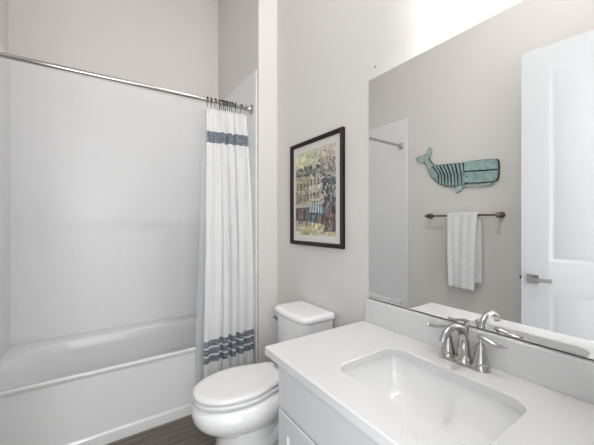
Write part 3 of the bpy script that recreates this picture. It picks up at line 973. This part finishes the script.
# dark ribs across the body
def edge_b(y, low):
    best = None
    P = body_L
    zs = []
    for (a, b), (c, d) in zip(P, P[1:] + P[:1]):
        if (a - y) * (c - y) <= 0 and a != c: zs.append(b + (d - b) * (y - a) / (c - a))
    return (min(zs) if low else max(zs)) if zs else None
k = 0
y = 1.342
while y < 1.635:
    lean = 0.016 + 0.16 * (y - 1.34)
    zt = edge_b(y, False); zb = edge_b(max(1.33, min(1.655, y - lean)), True)
    if zt and zb and zt - zb > 0.02:
        w = 0.010 if k % 2 else 0.013
        bm = bmesh.new()
        plate(bm, [(y - w / 2, zt), (y + w / 2, zt), (y - lean + w * 0.9, lerp(zt, zb, 0.5)), (y - lean + w * .3, zb + 0.004), (y - lean - w * .3, zb + 0.004), (y - lean - w * 0.2, lerp(zt, zb, 0.5))], onwall(0.019), 0.0035)
        obj('rib', bm, whale_d, wh, smooth=0)
    y += 0.036; k += 1
bm = bmesh.new(); lathe(bm, [(0.006, 0), (0.006, 0.003), (0.002, 0.005)], (XW + 0.026, 1.310, 1.646), axis='x', n=12)
obj('eye', bm, whale_d, wh)

BZ, BXC = 1.311, XW + 0.062
bar = thing('towel_bar', 'pewter towel bar with pointed finials on the wall beside the open door', 'towel bar', (XW, 1.352, BZ))
bm = bmesh.new(); lathe(bm, [(0.0085, 1.045), (0.0085, 1.66)], (BXC, 0, BZ), axis='y', n=16); obj('tube', bm, M_barm, bar)
for yb, sg in ((1.050, -1), (1.655, 1)):
    bm = bmesh.new()
    lathe(bm, [(0.026, 0.0), (0.026, 0.006), (0.021, 0.010), (0.014, 0.022), (0.011, 0.040), (0.013, 0.052), (0.016, 0.062), (0.016, 0.070), (0.006, 0.076)], (XW, yb, BZ), axis='x', n=20)
    lathe(bm, [(0.010, -0.016 * sg), (0.021, -0.012 * sg), (0.021, -0.005 * sg), (0.017, 0.008 * sg), (0.009, 0.022 * sg), (0.003, 0.032 * sg)], (BXC, yb, BZ), axis='y', n=20)
    obj('post', bm, M_barm, bar, smooth=40)


def towel():
    bm = bmesh.new()
    ny, prof = 26, []
    Lf, Lb = 0.630, 0.585
    for k in range(34): prof.append((1, lerp(-Lf, 0, k / 33)))       # front, bottom to top
    rr = 0.0165
    g = []
    arc = [(0.5 * pi * (1 - 2 * k / 10)) for k in range(1, 10)]
    rows = [('f', z) for _, z in prof] + [('a', a) for a in arc] + [('b', -lerp(0, Lb, k / 29)) for k in range(30)]
    for kind, q in rows:
        row = []
        for i in range(ny + 1):
            u = i / ny
            yy = lerp(1.452, 1.200, u)
            if kind == 'f':
                d = -q / Lf
                x = BXC + rr + 0.012 * d + 0.006 * d * sin(9 * u + 3 * d) + 0.003 * sin(23 * u + 1)
                z = BZ + 0.004 + q * (1.0 + 0.018 * u)
                yy += 0.030 * d * u - 0.012 * d * (1 - u) + 0.006 * sin(3.5 * d + 1) * d
            elif kind == 'a':
                x = BXC + rr * sin(q) ; z = BZ + 0.004 + rr * cos(q)
                x += 0.003 * sin(23 * u + 1) * max(0, sin(q))
            else:
                d = -q / Lb
                x = BXC - rr - 0.006 * d + 0.003 * sin(11 * u)
                yy += -0.014 - 0.006 * d
                z = BZ + 0.004 + q
            row.append(bm.verts.new((x, yy, z)))
        g.append(row)
    for a, b in zip(g, g[1:]):
        for i in range(ny): bm.faces.new((a[i], a[i + 1], b[i + 1], b[i]))
    o = obj('towel', bm, M_towel, None, smooth=80)
    s = o.modifiers.new('solid', 'SOLIDIFY'); s.thickness = 0.012; s.offset = 0
    tag(o, 'white bath towel folded over the towel bar', 'towel')
    bm = bmesh.new()
    for k in range(2):
        z = BZ - 0.475 - k * 0.028
        vs = []
        for i in range(21):
            u = i / 20; d = (BZ - z) / Lf
            x = BXC + rr + 0.012 * d + 0.006 * d * sin(9 * u + 3 * d) + 0.003 * sin(23 * u + 1) + 0.0068
            yy = lerp(1.450, 1.202, u) + 0.030 * d * u - 0.012 * d * (1 - u) + 0.006 * sin(3.5 * d + 1) * d
            vs.append((x, yy, z - 0.009 * u))
        tube(bm, vs, 0.0028, 6)
    obj('dobby_border', bm, M_towel, o, smooth=60)


towel()

# ------------------------------------------------------------------ door (open, seen in the mirror)
HX, HY = -0.392, 0.089
door = thing('door_1', 'white two-panel interior door standing open, seen in the mirror', 'door', (HX, HY, 0), kind='structure')
ang = math.atan2(0.848 - HY, -0.27 - HX)      # direction from hinge to free edge
DWID, DZ0, DZ1, DT = 0.762, 0.012, 2.430, 0.035


def door_leaf():
    bm = bmesh.new()
    px0, px1 = 0.146, DWID - 0.146
    zs = [(0.225, 0.790), (0.985, DZ1 - 0.140)]
    for side in (0, 1):
        Y = 0.0 if side == 0 else DT            # local y: thickness; side 0 faces the room
        sg = 1 if side == 0 else -1
        def F(x0, x1, z0, z1):
            v = [bm.verts.new(p) for p in ((x0, Y, z0), (x1, Y, z0), (x1, Y, z1), (x0, Y, z1))]
            bm.faces.new(v if side == 0 else list(reversed(v)))
        F(0, px0, DZ0, DZ1); F(px1, DWID, DZ0, DZ1)
        F(px0, px1, DZ0, zs[0][0]); F(px0, px1, zs[0][1], zs[1][0]); F(px0, px1, zs[1][1], DZ1)
        for z0, z1 in zs:
            def L(d, h): return [(px0 + d, Y + sg * h, z0 + d), (px1 - d, Y + sg * h, z0 + d), (px1 - d, Y + sg * h, z1 - d), (px0 + d, Y + sg * h, z1 - d)]
            loft(bm, [L(0, 0), L(0.008, 0.002), L(0.018, 0.0075), L(0.026, 0.0085), L(0.040, 0.0045), L(0.056, 0.002)], cap0=False)
    for a, b in (((0, 0), (0, DT)), ((DWID, DT), (DWID, 0))):
        v = [bm.verts.new(p) for p in ((a[0], a[1], DZ0), (b[0], b[1], DZ0), (b[0], b[1], DZ1), (a[0], a[1], DZ1))]; bm.faces.new(v)
    for z in (DZ0, DZ1):
        v = [bm.verts.new(p) for p in ((0, 0, z), (DWID, 0, z), (DWID, DT, z), (0, DT, z))]; bm.faces.new(v)
    bmesh.ops.remove_doubles(bm, verts=bm.verts, dist=1e-5)
    return obj('leaf', bm, M_door, door, smooth=25, local=True)


leaf = door_leaf()
door.rotation_euler = (0, 0, ang)


def lever_handle(side):
    Y = 0.0 if side < 0 else DT
    hx, hz = DWID - 0.066, 0.866
    bm = bmesh.new(); box(bm, hx - 0.032, hx + 0.032, min(Y, Y + side * 0.009), max(Y, Y + side * 0.009), hz - 0.032, hz + 0.032)
    p = obj('rosette', bm, M_nickel, door, local=True, bevel=0.002)
    bm = bmesh.new()
    lathe(bm, [(0.011, side * 0.009), (0.011, side * 0.048)], (hx, Y, hz), axis='y', n=16)
    ya, yb = sorted((Y + side * 0.040, Y + side * 0.052))
    box(bm, hx - 0.104, hx + 0.014, ya, yb, hz - 0.014, hz + 0.014)
    obj('lever', bm, M_nickel, door, local=True, bevel=0.002)


lever_handle(-1); lever_handle(1)
bm = bmesh.new(); box(bm, DWID - 0.001, DWID + 0.0015, 0.006, 0.029, 0.838, 0.894); box(bm, DWID, DWID + 0.011, 0.011, 0.024, 0.855, 0.877)
obj('latch', bm, M_dark, door, local=True)
for hz in (0.22, 1.22, 2.22):
    bm = bmesh.new(); lathe(bm, [(0.006, -0.045), (0.006, 0.045)], (-0.004, -0.004, hz), n=12)
    obj('hinge', bm, M_nickel, door, local=True)

# ------------------------------------------------------------------ vanity lamp and added ceiling fill lights
vl = thing('vanity_light', 'two-light vanity fixture with frosted glass shades above the mirror', 'wall lamp', (XR, 0.50, 2.20))
LZ = 2.062
bm = bmesh.new(); box(bm, XR - 0.022, XR - 0.001, 0.33, 0.71, 2.19, 2.26); obj('back_plate', bm, M_nickel, vl, bevel=0.006)
for ly in (0.395, 0.605):
    lx = 0.985
    bm = bmesh.new()
    tube(bm, spline([(XR - 0.02, ly, 2.225), (1.03, ly, 2.232), (0.995, ly, 2.228), (lx, ly, 2.21), (lx, ly, 2.196)], 6), 0.008, 12)
    obj('arm', bm, M_nickel, vl)
    bm = bmesh.new(); lathe(bm, [(0.022, 2.172), (0.026, 2.180), (0.026, 2.192), (0.012, 2.202)], (lx, ly, 0), n=20)
    obj('socket_cup', bm, M_nickel, vl)
    bm = bmesh.new()
    P = [(0.052, LZ), (0.053, LZ + 0.02), (0.050, LZ + 0.06), (0.042, LZ + 0.09), (0.026, LZ + 0.113), (0.021, LZ + 0.116)]
    lathe(bm, P + [(r - 0.003, h) for r, h in reversed(P)], (lx, ly, 0), n=28, cap0=False, cap1=False)
    sh = obj('shade', bm, M_shade, vl, smooth=60)
    bm = bmesh.new(); bmesh.ops.create_uvsphere(bm, u_segments=16, v_segments=12, radius=0.024); bmesh.ops.translate(bm, verts=bm.verts, vec=(lx, ly, LZ + 0.06))
    obj('bulb', bm, M_shade, sh, smooth=80)

cl = thing('ceiling_fill', 'added round white fill light on the ceiling near the doorway', 'fill light', (0.40, 0.60, ZC))  # out of view, added for general fill
bm = bmesh.new(); lathe(bm, [(0.19, 0), (0.19, -0.02), (0.175, -0.03)], (0.40, 0.60, ZC), n=40); obj('base', bm, M_trim, cl)
bm = bmesh.new(); lathe(bm, [(0.172, -0.03), (0.165, -0.05), (0.13, -0.068), (0.07, -0.078), (0.002, -0.081)], (0.40, 0.60, ZC), n=40, cap0=False); obj('diffuser', bm, M_dome, cl, smooth=80)
lamp('ceiling_fill_area', cl, (0.40, 0.60, ZC - 0.09), CEIL_FILL_POWER, 0.5, 'area', (0.97, 0.985, 1))

dl = thing('downlight_fill', 'added small round fill light in the ceiling above the vanity', 'fill light', (0.85, 0.60, ZC))  # out of view, added to brighten the left wall and tub
bm = bmesh.new(); lathe(bm, [(0.070, -0.0005), (0.105, -0.0005), (0.103, -0.006), (0.080, -0.010), (0.070, -0.004)], (0.85, 0.60, ZC), n=36, cap0=False, cap1=False); obj('trim_ring', bm, M_trim, dl)
bm = bmesh.new(); lathe(bm, [(0.070, -0.0004), (0.070, -0.004), (0.05, -0.006), (0.002, -0.007)], (0.85, 0.60, ZC), n=36); obj('lens', bm, M_dome, dl, smooth=80)
lamp('downlight_fill_area', dl, (0.85, 0.60, ZC - 0.012), DOWN_FILL_POWER, 0.14, 'area', (1, 0.99, 0.975))
